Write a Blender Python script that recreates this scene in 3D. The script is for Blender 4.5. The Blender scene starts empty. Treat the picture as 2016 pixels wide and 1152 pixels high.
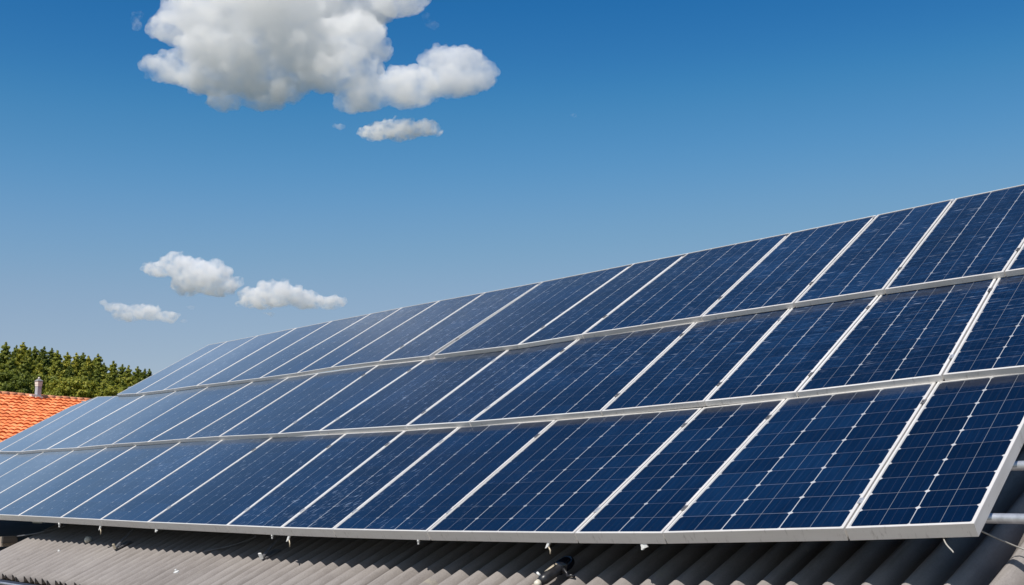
import bpy, bmesh, math, random
import numpy as np
from mathutils import Vector, Matrix, noise

# ------------------------------------------------------------------ camera, sky, sun, exposure
scene = bpy.context.scene
COL = scene.collection
CAM_Z = 5.0
PITCH = 0.17132
AZ = 0.82459          # direction of the slope the array lies on (clockwise from +Y)
TILT = 0.56113        # tilt of the array
ROOF_TILT = math.radians(25)
F_PX = 2293.3         # focal length in pixels of a 2016 px wide frame

cam_d = bpy.data.cameras.new('camera')
cam_d.sensor_width = 36.0
cam_d.lens = 36.0 * F_PX / 2016.0
cam_d.clip_start = 0.05
cam_d.clip_end = 20000
cam = bpy.data.objects.new('camera', cam_d)
COL.objects.link(cam)
cam.location = (0, 0, CAM_Z)
cam.rotation_euler = (math.pi / 2 + PITCH, 0, 0)
scene.camera = cam

SUN = Vector((-0.275, -0.531, 0.801)).normalized()
SUN_EL = math.asin(SUN.z)
SUN_AZ = math.atan2(SUN.x, SUN.y)

world = bpy.data.worlds.new('World')
scene.world = world
world.use_nodes = True
wn, wl = world.node_tree.nodes, world.node_tree.links
wn.clear()
w_out = wn.new('ShaderNodeOutputWorld')
w_bg = wn.new('ShaderNodeBackground')
w_hs = wn.new('ShaderNodeHueSaturation')
w_sky = wn.new('ShaderNodeTexSky')
w_sky.sky_type = 'NISHITA'
w_sky.sun_disc = False
w_sky.sun_elevation = SUN_EL
w_sky.sun_rotation = SUN_AZ
w_sky.altitude = 300
w_sky.air_density = 1.0
w_sky.dust_density = 0.7
w_sky.ozone_density = 3.0
w_hs.inputs['Hue'].default_value = 0.49
w_hs.inputs['Saturation'].default_value = 1.15
w_hs.inputs['Value'].default_value = 1.0
w_bg.inputs['Strength'].default_value = 0.1
w_sc = wn.new('ShaderNodeVectorMath'); w_sc.operation = 'SCALE'; w_sc.inputs['Scale'].default_value = 0.072
w_cv = wn.new('ShaderNodeRGBCurve')
w_up = wn.new('ShaderNodeVectorMath'); w_up.operation = 'SCALE'; w_up.inputs['Scale'].default_value = 10.0
for ci, pts in enumerate(([(0, 0), (.05, .012), (.063, .028), (.08, .072), (.12, .185), (.174, .29), (.4, .5), (1, .9)],
                          [(0, 0), (.12, .12), (.147, .170), (.178, .25), (.235, .345), (.31, .412), (1, .9)],
                          [(0, 0), (.2, .29), (.271, .425), (.314, .50), (.36, .556), (.42, .565), (1, .9)])):
    cc = w_cv.mapping.curves[ci]
    cc.points[0].location = pts[0]; cc.points[1].location = pts[-1]
    for p in pts[1:-1]: cc.points.new(*p)
w_cv.mapping.update()
wl.new(w_sky.outputs[0], w_hs.inputs['Color'])
wl.new(w_hs.outputs[0], w_sc.inputs[0])
wl.new(w_sc.outputs[0], w_cv.inputs['Color'])
wl.new(w_cv.outputs[0], w_up.inputs[0])
wl.new(w_up.outputs[0], w_bg.inputs['Color'])
wl.new(w_bg.outputs[0], w_out.inputs['Surface'])

sun_d = bpy.data.lights.new('sun', 'SUN')
sun_d.energy = 5.0
sun_d.angle = math.radians(0.5)
sun_d.color = (1.0, 0.95, 0.88)
sun = bpy.data.objects.new('sun', sun_d)
COL.objects.link(sun)
sun.rotation_euler = SUN.to_track_quat('Z', 'Y').to_euler()
sun.location = (0, 0, 60)

scene.view_settings.view_transform = 'Standard'
scene.view_settings.look = 'None'
scene.view_settings.exposure = 0.0
scene.view_settings.gamma = 1.0
scene.render.engine = 'CYCLES'
scene.cycles.use_denoising = True
scene.cycles.max_bounces = 48
scene.cycles.volume_bounces = 48
scene.cycles.diffuse_bounces = 4

# ------------------------------------------------------------------ frames of reference
R_ = Vector((math.cos(AZ), -math.sin(AZ), 0))                       # along the rows, to the right
F_ = Vector((math.sin(AZ), math.cos(AZ), 0))
S_ = (F_ * math.cos(TILT) + Vector((0, 0, math.sin(TILT))))         # up the array
N_ = R_.cross(S_)                                                   # out of the array
D_ = (F_ * math.cos(ROOF_TILT) + Vector((0, 0, math.sin(ROOF_TILT))))  # up the roof
M_ = R_.cross(D_)                                                   # out of the roof
EYE = Vector((0, 0, CAM_Z))
ROOF_GAP = 0.215
P0 = EYE + S_ * 2.86 - N_ * (2.0 + ROOF_GAP)


def ap(u, v, h=0.0):
    """a point over the array: u along the rows, v up the slope, h above the lowest row's glass"""
    return EYE + R_ * u + S_ * v - N_ * (2.0 - h)


def rp(u, w, h=0.0):
    """a point over the corrugated roof: u along the eave, w up the slope, h above the crests"""
    return P0 + R_ * u + D_ * w + M_ * h


def far(x, y, dist):
    """a far point from its bearing: x, y in the photograph's pixels, dist in metres ahead"""
    cp, sp = math.cos(PITCH), math.sin(PITCH)
    a, b = (x - 1008) / F_PX, -(y - 576) / F_PX
    d = Vector((a, cp - sp * b, sp + cp * b))
    return EYE + d * (dist / d.y)


# ------------------------------------------------------------------ helpers
def tag(o, label=None, cat=None, group=None, kind=None):
    if label: o['label'] = label
    if cat: o['category'] = cat
    if group: o['group'] = group
    if kind: o['kind'] = kind
    return o


def empty(name, loc, rot=None):
    o = bpy.data.objects.new(name, None)
    o.empty_display_size = 0.1
    COL.objects.link(o)
    o.location = loc
    if rot is not None:
        o.rotation_euler = rot
    return o


def mesh_obj(name, verts, faces, mat, parent=None, smooth=False, loc=None, uvs=None, mats=None, fmat=None):
    me = bpy.data.meshes.new(name)
    me.from_pydata([tuple(v) for v in verts], [], faces)
    if uvs:
        for uname, data in uvs.items():
            layer = me.uv_layers.new(name=uname)
            for poly in me.polygons:
                for li in poly.loop_indices:
                    layer.data[li].uv = data[me.loops[li].vertex_index]
    for m in (mats or [mat]):
        me.materials.append(m)
    if fmat:
        for p, k in zip(me.polygons, fmat): p.material_index = k
    if smooth:
        for p in me.polygons: p.use_smooth = True
    o = bpy.data.objects.new(name, me)
    COL.objects.link(o)
    if parent: o.parent = parent
    if loc is not None: o.location = loc
    return o


class MB:
    def __init__(self): self.v, self.f = [], []

    def add(self, vs, fs):
        n = len(self.v)
        self.v += [Vector(v) for v in vs]
        self.f += [tuple(i + n for i in f) for f in fs]
        return self

    def box(self, c, ax, ay, az):
        """c centre, ax ay az half-axis vectors"""
        vs = [c + ax * i + ay * j + az * k for k in (-1, 1) for j in (-1, 1) for i in (-1, 1)]
        return self.add(vs, [(0, 2, 3, 1), (4, 5, 7, 6), (0, 1, 5, 4), (2, 6, 7, 3), (0, 4, 6, 2), (1, 3, 7, 5)])

    def tube(self, pts, radii, n=10, cap=True):
        pts = [Vector(p) for p in pts]
        if not hasattr(radii, '__len__'): radii = [radii] * len(pts)
        rings = []
        up = None
        for i, p in enumerate(pts):
            t = (pts[min(i + 1, len(pts) - 1)] - pts[max(i - 1, 0)]).normalized()
            if up is None:
                up = Vector((0, 0, 1)) if abs(t.z) < 0.9 else Vector((1, 0, 0))
            a = t.cross(up).normalized(); b = a.cross(t).normalized(); up = b
            rings.append([p + (a * math.cos(2 * math.pi * k / n) + b * math.sin(2 * math.pi * k / n)) * radii[i] for k in range(n)])
        vs = [q for r in rings for q in r]; fs = []
        for i in range(len(rings) - 1):
            for k in range(n):
                fs.append((i * n + k, i * n + (k + 1) % n, (i + 1) * n + (k + 1) % n, (i + 1) * n + k))
        if cap:
            fs.append(tuple(range(n))[::-1]); fs.append(tuple((len(rings) - 1) * n + k for k in range(n)))
        return self.add(vs, fs)

    def build(self, name, mat, parent=None, smooth=False, origin=None):
        vs = self.v
        if origin is None and parent is not None: origin = parent_loc(parent)
        if origin is not None: vs = [v - origin for v in vs]
        o = mesh_obj(name, vs, self.f, mat, parent, smooth, None if parent is not None else origin)
        return o


def parent_loc(p):
    v = Vector((0, 0, 0))
    while p is not None:
        v += Vector(p.location); p = p.parent
    return v


class NT:
    """small node-tree writer"""
    def __init__(self, name):
        self.m = bpy.data.materials.new(name)
        self.m.use_nodes = True
        self.t = self.m.node_tree
        self.n, self.l = self.t.nodes, self.t.links
        self.n.clear()
        self.out = self.n.new('ShaderNodeOutputMaterial')

    def node(self, typ, **kw):
        nd = self.n.new(typ)
        for k, v in kw.items(): setattr(nd, k, v)
        return nd

    def put(self, sock, val):
        if hasattr(val, 'is_output'): self.l.new(val, sock)
        elif val is not None:
            sock.default_value = val

    def math(self, op, a, b=None, c=None, clamp=False):
        nd = self.node('ShaderNodeMath', operation=op, use_clamp=clamp)
        self.put(nd.inputs[0], a)
        if b is not None: self.put(nd.inputs[1], b)
        if c is not None: self.put(nd.inputs[2], c)
        return nd.outputs[0]

    def mix(self, fac, a, b, blend='MIX'):
        nd = self.node('ShaderNodeMix', data_type='RGBA', blend_type=blend)
        self.put(nd.inputs[0], fac); self.put(nd.inputs[6], a); self.put(nd.inputs[7], b)
        return nd.outputs[2]

    def ramp(self, fac, stops):
        nd = self.node('ShaderNodeValToRGB')
        el = nd.color_ramp.elements
        while len(el) < len(stops): el.new(0.5)
        for e, (p, c) in zip(el, stops):
            e.position = p; e.color = c if len(c) == 4 else (*c, 1)
        self.put(nd.inputs[0], fac)
        return nd.outputs[0]

    def noise(self, vec, scale, detail=4, rough=0.55, dim='3D'):
        nd = self.node('ShaderNodeTexNoise', noise_dimensions=dim)
        self.put(nd.inputs['Vector'], vec)
        nd.inputs['Scale'].default_value = scale
        nd.inputs['Detail'].default_value = detail
        nd.inputs['Roughness'].default_value = rough
        return nd.outputs[0]

    def coord(self, which='Object'):
        return self.node('ShaderNodeTexCoord').outputs[which]

    def uv(self, name):
        return self.node('ShaderNodeUVMap', uv_map=name).outputs[0]

    def mapping(self, vec, scale=(1, 1, 1), rot=(0, 0, 0), loc=(0, 0, 0)):
        nd = self.node('ShaderNodeMapping')
        self.put(nd.inputs['Vector'], vec)
        nd.inputs['Scale'].default_value = scale
        nd.inputs['Rotation'].default_value = rot
        nd.inputs['Location'].default_value = loc
        return nd.outputs[0]

    def bsdf(self, color, rough=0.5, metal=0.0, normal=None, **kw):
        b = self.node('ShaderNodeBsdfPrincipled')
        self.put(b.inputs['Base Color'], color if hasattr(color, 'is_output') else (*color[:3], 1))
        self.put(b.inputs['Roughness'], rough)
        self.put(b.inputs['Metallic'], metal)
        if normal is not None: self.put(b.inputs['Normal'], normal)
        for k, v in kw.items(): self.put(b.inputs[k.replace('_', ' ')], v)
        self.l.new(b.outputs[0], self.out.inputs['Surface'])
        return b

    def bump(self, h, strength=0.3, dist=0.01):
        nd = self.node('ShaderNodeBump')
        nd.inputs['Strength'].default_value = strength
        nd.inputs['Distance'].default_value = dist
        self.put(nd.inputs['Height'], h)
        return nd.outputs[0]


def noisy_mat(name, c1, c2, scale, rough=0.7, metal=0.0, detail=5, bump=0.0, stretch=(1, 1, 1), rot=(0, 0, 0), coord='Object', bdist=0.005, lo=.3, hi=.7):
    t = NT(name)
    v = t.mapping(t.coord(coord), stretch, rot)
    n = t.noise(v, scale, detail)
    col = t.ramp(n, [(lo, c1), (hi, c2)])
    nrm = t.bump(n, bump, bdist) if bump else None
    t.bsdf(col, rough, metal, nrm)
    return t.m


# ------------------------------------------------------------------ materials
def mat_glass():
    t = NT('solar_cells')
    cell = t.uv('CellUV')
    met = t.uv('MetreUV')
    sep = t.node('ShaderNodeSeparateXYZ'); t.put(sep.inputs[0], cell)
    cx, cy = sep.outputs[0], sep.outputs[1]
    smet = t.node('ShaderNodeSeparateXYZ'); t.put(smet.inputs[0], met)
    mu, mv = smet.outputs[0], smet.outputs[1]
    # wobble: the glass ripples the lines a little
    def edge(a, size):          # metres from the nearest whole number
        f = t.math('FRACT', a)
        g = t.math('SUBTRACT', 1.0, f)
        return t.math('MULTIPLY', t.math('MINIMUM', f, g), size)
    CW, CH = 0.205, 0.108
    dx, dy = edge(cx, CW), edge(cy, CH)
    half = edge(t.math('ADD', cx, 0.5), CW)
    th3 = edge(t.math('MULTIPLY', cx, 6.0), CW / 6)
    lvar = t.noise(t.mapping(met, (1.2, 2.4, 1)), 1.0, 2)
    def mr(src, a, b):
        nd = t.node('ShaderNodeMapRange', clamp=True); t.put(nd.inputs[0], src)
        nd.inputs[1].default_value = a; nd.inputs[2].default_value = b
        nd.inputs[3].default_value = 0.0; nd.inputs[4].default_value = 1.0
        return nd.outputs[0]
    # string gap (white), row gap (pale), busbar (grey)
    def line(d, w0, w1):
        mr = t.node('ShaderNodeMapRange', clamp=True)
        t.put(mr.inputs[0], d)
        mr.inputs[1].default_value = w0; mr.inputs[2].default_value = w1
        mr.inputs[3].default_value = 1.0; mr.inputs[4].default_value = 0.0
        return mr.outputs[0]
    farw = t.node('ShaderNodeMapRange', clamp=True); t.put(farw.inputs[0], t.math('MULTIPLY_ADD', mv, -0.9, mu))
    farw.inputs[1].default_value = -4.4; farw.inputs[2].default_value = -7.6
    farw.inputs[3].default_value = 0.12; farw.inputs[4].default_value = 1.0
    near = t.math('SUBTRACT', 1.0, farw.outputs[0])
    seen = t.math('MULTIPLY_ADD', mr(mu, -8.6, -4.4), 0.85, 0.15)      # the far panels are a plainer make
    col_l = t.math('MULTIPLY', line(dx, 0.0010, 0.0021), t.math('MULTIPLY_ADD', lvar, 0.9, 0.25, clamp=True))
    col_l = t.math('MULTIPLY', col_l, seen)
    row_l = t.math('MULTIPLY', line(dy, 0.0004, 0.0012), t.math('MULTIPLY', t.math('MULTIPLY_ADD', lvar, 1.0, -0.1, clamp=True), t.math('MULTIPLY_ADD', near, 0.8, 0.12)))
    bus_l = t.math('MULTIPLY', line(half, 0.0004, 0.0011), t.math('MULTIPLY', seen, 0.32))
    bus2 = t.math('MULTIPLY', line(th3, 0.0002, 0.0007), t.math('MULTIPLY', seen, 0.05))
    dia = t.math('MULTIPLY', line(t.math('ADD', dx, dy), 0.0095, 0.0120), t.math('MULTIPLY_ADD', near, 0.75, 0.25))
    white = t.math('MAXIMUM', t.math('MAXIMUM', col_l, row_l), t.math('MAXIMUM', t.math('MAXIMUM', bus_l, bus2), dia))
    # silicon: deep blue with faint drawn streaks
    st = t.noise(t.mapping(met, (160, 7, 1), (0, 0, math.radians(3))), 1.0, 3, 0.6)
    big = t.noise(t.mapping(met, (1.3, 1.0, 1)), 1.0, 3)
    oi = t.node('ShaderNodeObjectInfo')
    cellid = t.node('ShaderNodeTexWhiteNoise', noise_dimensions='2D')
    fl = t.node('ShaderNodeVectorMath', operation='FLOOR'); t.put(fl.inputs[0], cell)
    t.put(cellid.inputs['Vector'], fl.outputs[0])
    tone = t.math('ADD', t.math('MULTIPLY', big, 0.5), t.math('MULTIPLY', st, 0.5))
    tone = t.math('ADD', tone, t.math('MULTIPLY_ADD', cellid.outputs[0], 0.16, -0.08))
    tone = t.math('ADD', tone, t.math('MULTIPLY_ADD', oi.outputs['Random'], 0.14, -0.07))
    si = t.ramp(tone, [(0.25, (0.0008, 0.0036, 0.014)), (0.5, (0.0014, 0.0078, 0.029)), (0.78, (0.005, 0.024, 0.072))])
    # short drawn pale dashes, strewn over the far panels more than the near
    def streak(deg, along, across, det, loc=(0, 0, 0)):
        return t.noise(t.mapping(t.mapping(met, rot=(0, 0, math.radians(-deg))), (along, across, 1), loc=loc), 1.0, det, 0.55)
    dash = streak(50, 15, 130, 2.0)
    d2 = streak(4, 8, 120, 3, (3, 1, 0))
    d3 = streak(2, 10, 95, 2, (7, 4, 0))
    blotch = t.noise(t.mapping(met, (0.8, 1.1, 1)), 1.0, 3)
    thr = t.math('MULTIPLY_ADD', blotch, -0.24, 0.785)
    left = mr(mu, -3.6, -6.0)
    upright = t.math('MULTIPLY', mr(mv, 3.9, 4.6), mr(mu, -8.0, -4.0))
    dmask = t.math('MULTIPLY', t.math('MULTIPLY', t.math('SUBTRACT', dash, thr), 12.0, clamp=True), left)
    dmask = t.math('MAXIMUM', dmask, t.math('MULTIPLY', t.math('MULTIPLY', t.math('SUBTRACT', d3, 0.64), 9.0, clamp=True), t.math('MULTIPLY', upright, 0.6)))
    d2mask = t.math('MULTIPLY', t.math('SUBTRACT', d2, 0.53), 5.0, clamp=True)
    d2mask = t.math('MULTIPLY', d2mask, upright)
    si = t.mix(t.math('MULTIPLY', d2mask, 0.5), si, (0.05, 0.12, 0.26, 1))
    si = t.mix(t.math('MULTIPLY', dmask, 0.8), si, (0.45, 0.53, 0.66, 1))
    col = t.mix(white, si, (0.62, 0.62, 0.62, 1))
    rough = t.math('MULTIPLY_ADD', blotch, 0.10, 0.12)
    hb = t.noise(t.mapping(met, (9, 70, 1), (0, 0, math.radians(-20))), 1.0, 3)
    nrm = t.bump(hb, 0.12, 0.003)
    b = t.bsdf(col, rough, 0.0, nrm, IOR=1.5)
    # sky sheen painted as a pale film, stronger at grazing angles and leftward
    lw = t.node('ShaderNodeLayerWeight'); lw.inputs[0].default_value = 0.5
    film = t.math('MULTIPLY', t.math('POWER', lw.outputs['Facing'], 9.0), t.math('MULTIPLY', t.math('MULTIPLY_ADD', blotch, 1.0, 0.9), t.math('MULTIPLY_ADD', mr(mu, -4.5, -11.5), 1.1, 0.28)), clamp=True)
    sheen = t.node('ShaderNodeBsdfDiffuse'); sheen.inputs[0].default_value = (0.27, 0.355, 0.46, 1)
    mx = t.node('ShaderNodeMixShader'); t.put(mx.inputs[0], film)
    t.l.new(b.outputs[0], mx.inputs[1]); t.l.new(sheen.outputs[0], mx.inputs[2])
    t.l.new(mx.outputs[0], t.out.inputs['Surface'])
    return t.m


M = {}
M['cells'] = mat_glass()
def mat_alu():
    t = NT('anodised_aluminium')
    o = t.coord('Object'); oi = t.node('ShaderNodeObjectInfo')
    n1 = t.noise(t.mapping(o, (5, 5, 30)), 1.0, 5, .6); n2 = t.noise(t.mapping(o, (60, 14, 14)), 1.0, 4, .7)
    c = t.ramp(t.math('ADD', t.math('MULTIPLY', n1, .6), t.math('MULTIPLY', oi.outputs['Random'], .4)), [(0.2, (0.62, 0.595, 0.565)), (0.8, (0.77, 0.75, 0.725))])
    st = t.math('MULTIPLY', t.math('SUBTRACT', n2, 0.58), 7, clamp=True)
    c = t.mix(t.math('MULTIPLY', st, 0.45), c, (0.26, 0.235, 0.21, 1))
    t.bsdf(c, t.math('MULTIPLY_ADD', n1, .3, .3), 0.15, t.bump(n1, .04, .003))
    return t.m


M['alu'] = mat_alu()
M['back'] = noisy_mat('black_panel_backsheet', (0.012, 0.012, 0.014), (0.02, 0.02, 0.024), 4)
M['galv'] = noisy_mat('galvanised_steel', (0.42, 0.43, 0.45), (0.62, 0.63, 0.65), 40, rough=0.38, metal=0.6, bump=0.05)
M['galv_dark'] = noisy_mat('dull_steel', (0.10, 0.10, 0.105), (0.20, 0.20, 0.21), 30, rough=0.5, metal=0.4)
M['zinc'] = noisy_mat('bright_zinc', (0.70, 0.70, 0.68), (0.85, 0.85, 0.83), 60, rough=0.4, metal=0.2)
M['black'] = noisy_mat('black_plastic', (0.010, 0.010, 0.012), (0.03, 0.03, 0.034), 30, rough=0.35)
M['cable'] = noisy_mat('weathered_cable', (0.30, 0.28, 0.25), (0.42, 0.40, 0.36), 30, rough=0.6)
M['brass'] = noisy_mat('dull_brass', (0.45, 0.38, 0.27), (0.62, 0.54, 0.42), 50, rough=0.45, metal=0.3)


def mat_cement():
    t = NT('weathered_fibre_cement')
    met = t.uv('MetreUV')
    n1 = t.noise(t.mapping(met, (1.2, 0.9, 1)), 1.0, 6, 0.6)
    n2 = t.noise(t.mapping(met, (45, 9, 1)), 1.0, 5, 0.65)
    n3 = t.noise(t.mapping(met, (160, 160, 1)), 1.0, 3, 0.6)
    tone = t.math('ADD', t.math('MULTIPLY', n1, 0.40), t.math('ADD', t.math('MULTIPLY', n2, 0.34), t.math('MULTIPLY', n3, 0.26)))
    c = t.ramp(tone, [(0.30, (0.15, 0.132, 0.122)), (0.5, (0.245, 0.222, 0.208)), (0.72, (0.33, 0.305, 0.285))])
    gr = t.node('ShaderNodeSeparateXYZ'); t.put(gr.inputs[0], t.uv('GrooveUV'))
    val = t.math('MULTIPLY', t.math('SUBTRACT', 0.62, gr.outputs[0]), 1.9, clamp=True)      # valley shade painted into the colour, along with silt
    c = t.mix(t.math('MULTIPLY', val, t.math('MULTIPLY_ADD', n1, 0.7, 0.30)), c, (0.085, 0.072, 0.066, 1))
    run = t.noise(t.mapping(met, (26, 1.4, 1), loc=(2, 9, 0)), 1.0, 4, 0.6)
    c = t.mix(t.math('MULTIPLY', t.math('SUBTRACT', run, 0.56), 4.0, clamp=True), c, (0.16, 0.142, 0.125, 1))
    sp = t.node('ShaderNodeTexVoronoi', feature='F1'); t.put(sp.inputs['Vector'], t.mapping(met, (7, 5, 1))); sp.inputs['Scale'].default_value = 1.0
    spot = t.math('MULTIPLY', t.math('SUBTRACT', 0.10, sp.outputs[0]), 14, clamp=True)
    c = t.mix(t.math('MULTIPLY', spot, 0.45), c, (0.11, 0.10, 0.085, 1))
    lich = t.math('MULTIPLY', t.math('SUBTRACT', t.noise(t.mapping(met, (6, 4, 1), loc=(5, 2, 0)), 1.0, 6, 0.7), 0.62), 9, clamp=True)
    c = t.mix(t.math('MULTIPLY', lich, 0.5), c, (0.33, 0.30, 0.22, 1))
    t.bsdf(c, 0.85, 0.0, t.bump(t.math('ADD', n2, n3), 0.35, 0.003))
    return t.m


M['cement'] = mat_cement()


# ------------------------------------------------------------------ ground and hill
def terrain_h(x, y):
    r = math.hypot(x, y)
    # a wooded hill ahead on the left; flat elsewhere
    hx, hy = -135, 250
    d = math.hypot((x - hx) / 150, (y - hy) / 130)
    h = 27.5 * math.exp(-d * d * 1.1)
    t = min(max((r - 70) / 80, 0), 1)
    return h * t * t * (3 - 2 * t) + noise.noise(Vector((x * .02, y * .02, 0))) * 0.8 * t


gx = [-9000, -4000, -2000, -1000, -600] + list(range(-400, 401, 20)) + [600, 1000, 2000, 4000, 9000]
gv = [(x, y, terrain_h(x, y) if max(abs(x), abs(y)) < 700 else 0) for y in gx for x in gx]
nG = len(gx)
gf = [(j * nG + i, j * nG + i + 1, (j + 1) * nG + i + 1, (j + 1) * nG + i) for j in range(nG - 1) for i in range(nG - 1)]
tg = NT('dry_ground')
go = tg.coord('Object')
g1 = tg.noise(go, 0.05, 6); g2 = tg.noise(go, 3.0, 5)
gc = tg.mix(tg.math('MULTIPLY', tg.math('SUBTRACT', g1, 0.35), 4, clamp=True), (0.045, 0.055, 0.018, 1), (0.07, 0.075, 0.028, 1))
gc = tg.mix(tg.math('MULTIPLY', g2, 0.4), gc, (0.10, 0.09, 0.05, 1))
tg.bsdf(gc, 0.95, 0.0, tg.bump(g2, 0.5, 0.1))
M['ground'] = tg.m
tag(mesh_obj('ground', gv, gf, M['ground'], smooth=True), kind='structure')

M['paving'] = noisy_mat('pale_gravel', (0.30, 0.26, 0.21), (0.42, 0.37, 0.31), 12, rough=0.9, bump=0.3, bdist=0.02)
yc = rp(-6, -1.5); yc.z = 0.004
yv = [yc + R_ * a + F_ * b for a, b in ((-14, -9), (14, -9), (14, 14), (-14, 14))]
for q in yv: q.z = 0.004
tag(mesh_obj('yard', yv, [(0, 1, 2, 3)], M['paving']), kind='structure')


# ------------------------------------------------------------------ farm building with the corrugated roof
U_L, U_R = -9.66, 1.2
W_B, W_T = -0.495, 4.3


def crests():
    """centres and widths of the corrugations; where two sheets lap a narrow one comes between"""
    rnd = random.Random(4)
    out, u, k = [], U_L, 0
    while u < U_R:
        k += 1
        f = min(max((u + 5.6) / 3.4, 0), 1)
        w = 0.112 + 0.034 * f + rnd.uniform(-0.004, 0.004)
        lap = (k % 9 == 0)
        if lap: w *= 0.62
        out.append((u, w, lap)); u += w
    return out


CR = crests()


def build_building():
    root = empty('farm_building', rp(U_L, W_B) * 1.0)
    root.location.z = 0
    tag(root, 'farm building under the solar panels with a weathered grey corrugated roof', 'building')
    o = Vector(root.location)
    # roof: true corrugations, two courses of sheets, the upper lapping the lower
    rnd = random.Random(9)
    def course(w0, w1, lift, ragged):
        us, hs, gs = [], [], []
        prev = 0
        for (u, w, lap) in CR:
            amp = (0.21 * w if not lap else 0.014) + rnd.uniform(-0.0012, 0.0012)
            step = 0.003 if lap else 0.0
            for i in range(12):
                s = i / 12
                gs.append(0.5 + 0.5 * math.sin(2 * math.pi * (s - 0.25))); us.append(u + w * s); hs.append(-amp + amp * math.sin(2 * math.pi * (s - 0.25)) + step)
        us.append(CR[-1][0] + CR[-1][1]); hs.append(-0.038); gs.append(0.0)
        nu = len(us)
        nw = 26
        V, UV, GR = [], [], []
        jag = [rnd.uniform(-0.012, 0.012) if ragged else 0 for _ in range(nu // 12 + 2)]
        for j in range(nw + 1):
            a = j / nw
            for i, u in enumerate(us):
                w = w0 + (w1 - w0) * a + (jag[i // 12] * (1 - a) if j < 2 else 0)
                dz = noise.noise(Vector((u * 1.1, w * 1.3, 5))) * 0.006 + noise.noise(Vector((u * 5, w * 2.5, 1))) * 0.0016
                sl = noise.noise(Vector((w * 1.2, u * .6, 3))) * 0.006
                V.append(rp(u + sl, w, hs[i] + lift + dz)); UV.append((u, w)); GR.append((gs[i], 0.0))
        # underside, 7 mm below
        n0 = len(V)
        for k in range(n0): V.append(V[k] - M_ * 0.007); UV.append(UV[k]); GR.append(GR[k])
        Fc = []
        for j in range(nw):
            for i in range(nu - 1):
                a = j * nu + i
                Fc.append((a, a + 1, a + nu + 1, a + nu))
                Fc.append((a + n0, a + nu + n0, a + nu + 1 + n0, a + 1 + n0))
        for i in range(nu - 1):
            Fc.append((i, i + n0, i + 1 + n0, i + 1))
            a = nw * nu + i
            Fc.append((a, a + 1, a + 1 + n0, a + n0))
        for j in range(nw):
            a = j * nu; b = a + nu - 1
            Fc.append((a, a + nu, a + nu + n0, a + n0)); Fc.append((b, b + n0, b + nu + n0, b + nu))
        return V, UV, Fc, GR
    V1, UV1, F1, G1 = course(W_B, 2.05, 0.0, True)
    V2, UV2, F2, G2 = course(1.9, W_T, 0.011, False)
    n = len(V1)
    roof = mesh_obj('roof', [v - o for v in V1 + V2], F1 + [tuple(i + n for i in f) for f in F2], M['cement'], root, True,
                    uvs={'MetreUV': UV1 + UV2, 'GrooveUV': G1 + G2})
    # added dark sheet standing in for the shade beyond the left end
    lo = MB(); q1, q2 = rp(-16.0, 0.10, -0.30), rp(U_L - 0.05, 0.10, -0.30)
    lo.box((q1 + q2) / 2 + D_ * 2.0, (q2 - q1) / 2, D_ * 2.0, M_ * 0.03)
    lo.build('shade_sheet', M['dark_wood'], root)
    # far slope of the same roof
    ridge_w = W_T
    bD = F_ * math.cos(ROOF_TILT) - Vector((0, 0, math.sin(ROOF_TILT)))
    bs = MB()
    pA, pB = rp(U_L, ridge_w, 0.0), rp(U_R, ridge_w, 0.0)
    bs.box((pA + pB) / 2 + bD * 2.4 - Vector((0, 0, 0.02)), (pB - pA) / 2, bD * 2.4, Vector((0, 0, 0.012)))
    bs.build('roof_far_slope', M['cement_plain'], root)
    rc = MB(); rc.tube([pA + Vector((0, 0, .0)), pB], 0.07, 12); rc.build('ridge_cap', M['cement_plain'], root, True)
    # walls
    wb = MB()
    ins = 0.25
    zc = rp(0, W_B + ins).z - 0.10
    A = rp(U_L + 0.2, W_B + ins); B = rp(U_R - 0.2, W_B + ins)
    A.z = B.z = 0
    depth = F_ * ((ridge_w - W_B - ins) * math.cos(ROOF_TILT) * 2)
    ztop = rp(0, ridge_w).z - 0.14
    th = 0.12
    def wall(p, q, z):
        d = (q - p) / 2; nrm = Vector((-d.y, d.x, 0)).normalized() * th
        wb.box((p + q) / 2 + Vector((0, 0, z / 2)), d, nrm, Vector((0, 0, z / 2)))
    wall(A, B, zc); wall(A + depth, B + depth, zc)
    for p in (A + R_ * th, B - R_ * th):
        q = p + depth; m = (p + q) / 2
        for s in (-1, 1):
            pass
        n_ = R_ * th
        vs = []
        for sgn in (-1, 1):
            vs += [p + n_ * sgn, q + n_ * sgn, q + n_ * sgn + Vector((0, 0, zc)), m + n_ * sgn + Vector((0, 0, ztop)), p + n_ * sgn + Vector((0, 0, zc))]
        wb.add(vs, [(0, 1, 2, 3, 4), (9, 8, 7, 6, 5), (0, 5, 6, 1), (1, 6, 7, 2), (2, 7, 8, 3), (3, 8, 9, 4), (4, 9, 5, 0)])
    wb.build('wall', M['render'], root)
    # gutter along the eave: half round, dark inside, pale worn lip
    gp = MB()
    ga, gb = rp(U_L - 0.05, W_B - 0.015, -0.045), rp(U_R, W_B - 0.015, -0.045)
    out_ = -F_
    nseg = 10
    prof = []
    for k in range(nseg + 1):
        a = math.pi * k / nseg
        prof.append((math.cos(a) * 0.06, -math.sin(a) * 0.055))
    vs = []; fs = []
    for q in (ga, gb):
        for (x, z) in prof: vs.append(q + out_ * (0.052 + x) + Vector((0, 0, z)))
        for (x, z) in prof: vs.append(q + out_ * (0.052 + x * .95) + Vector((0, 0, z * .95 + 0.001)))
    m_ = nseg + 1
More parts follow.
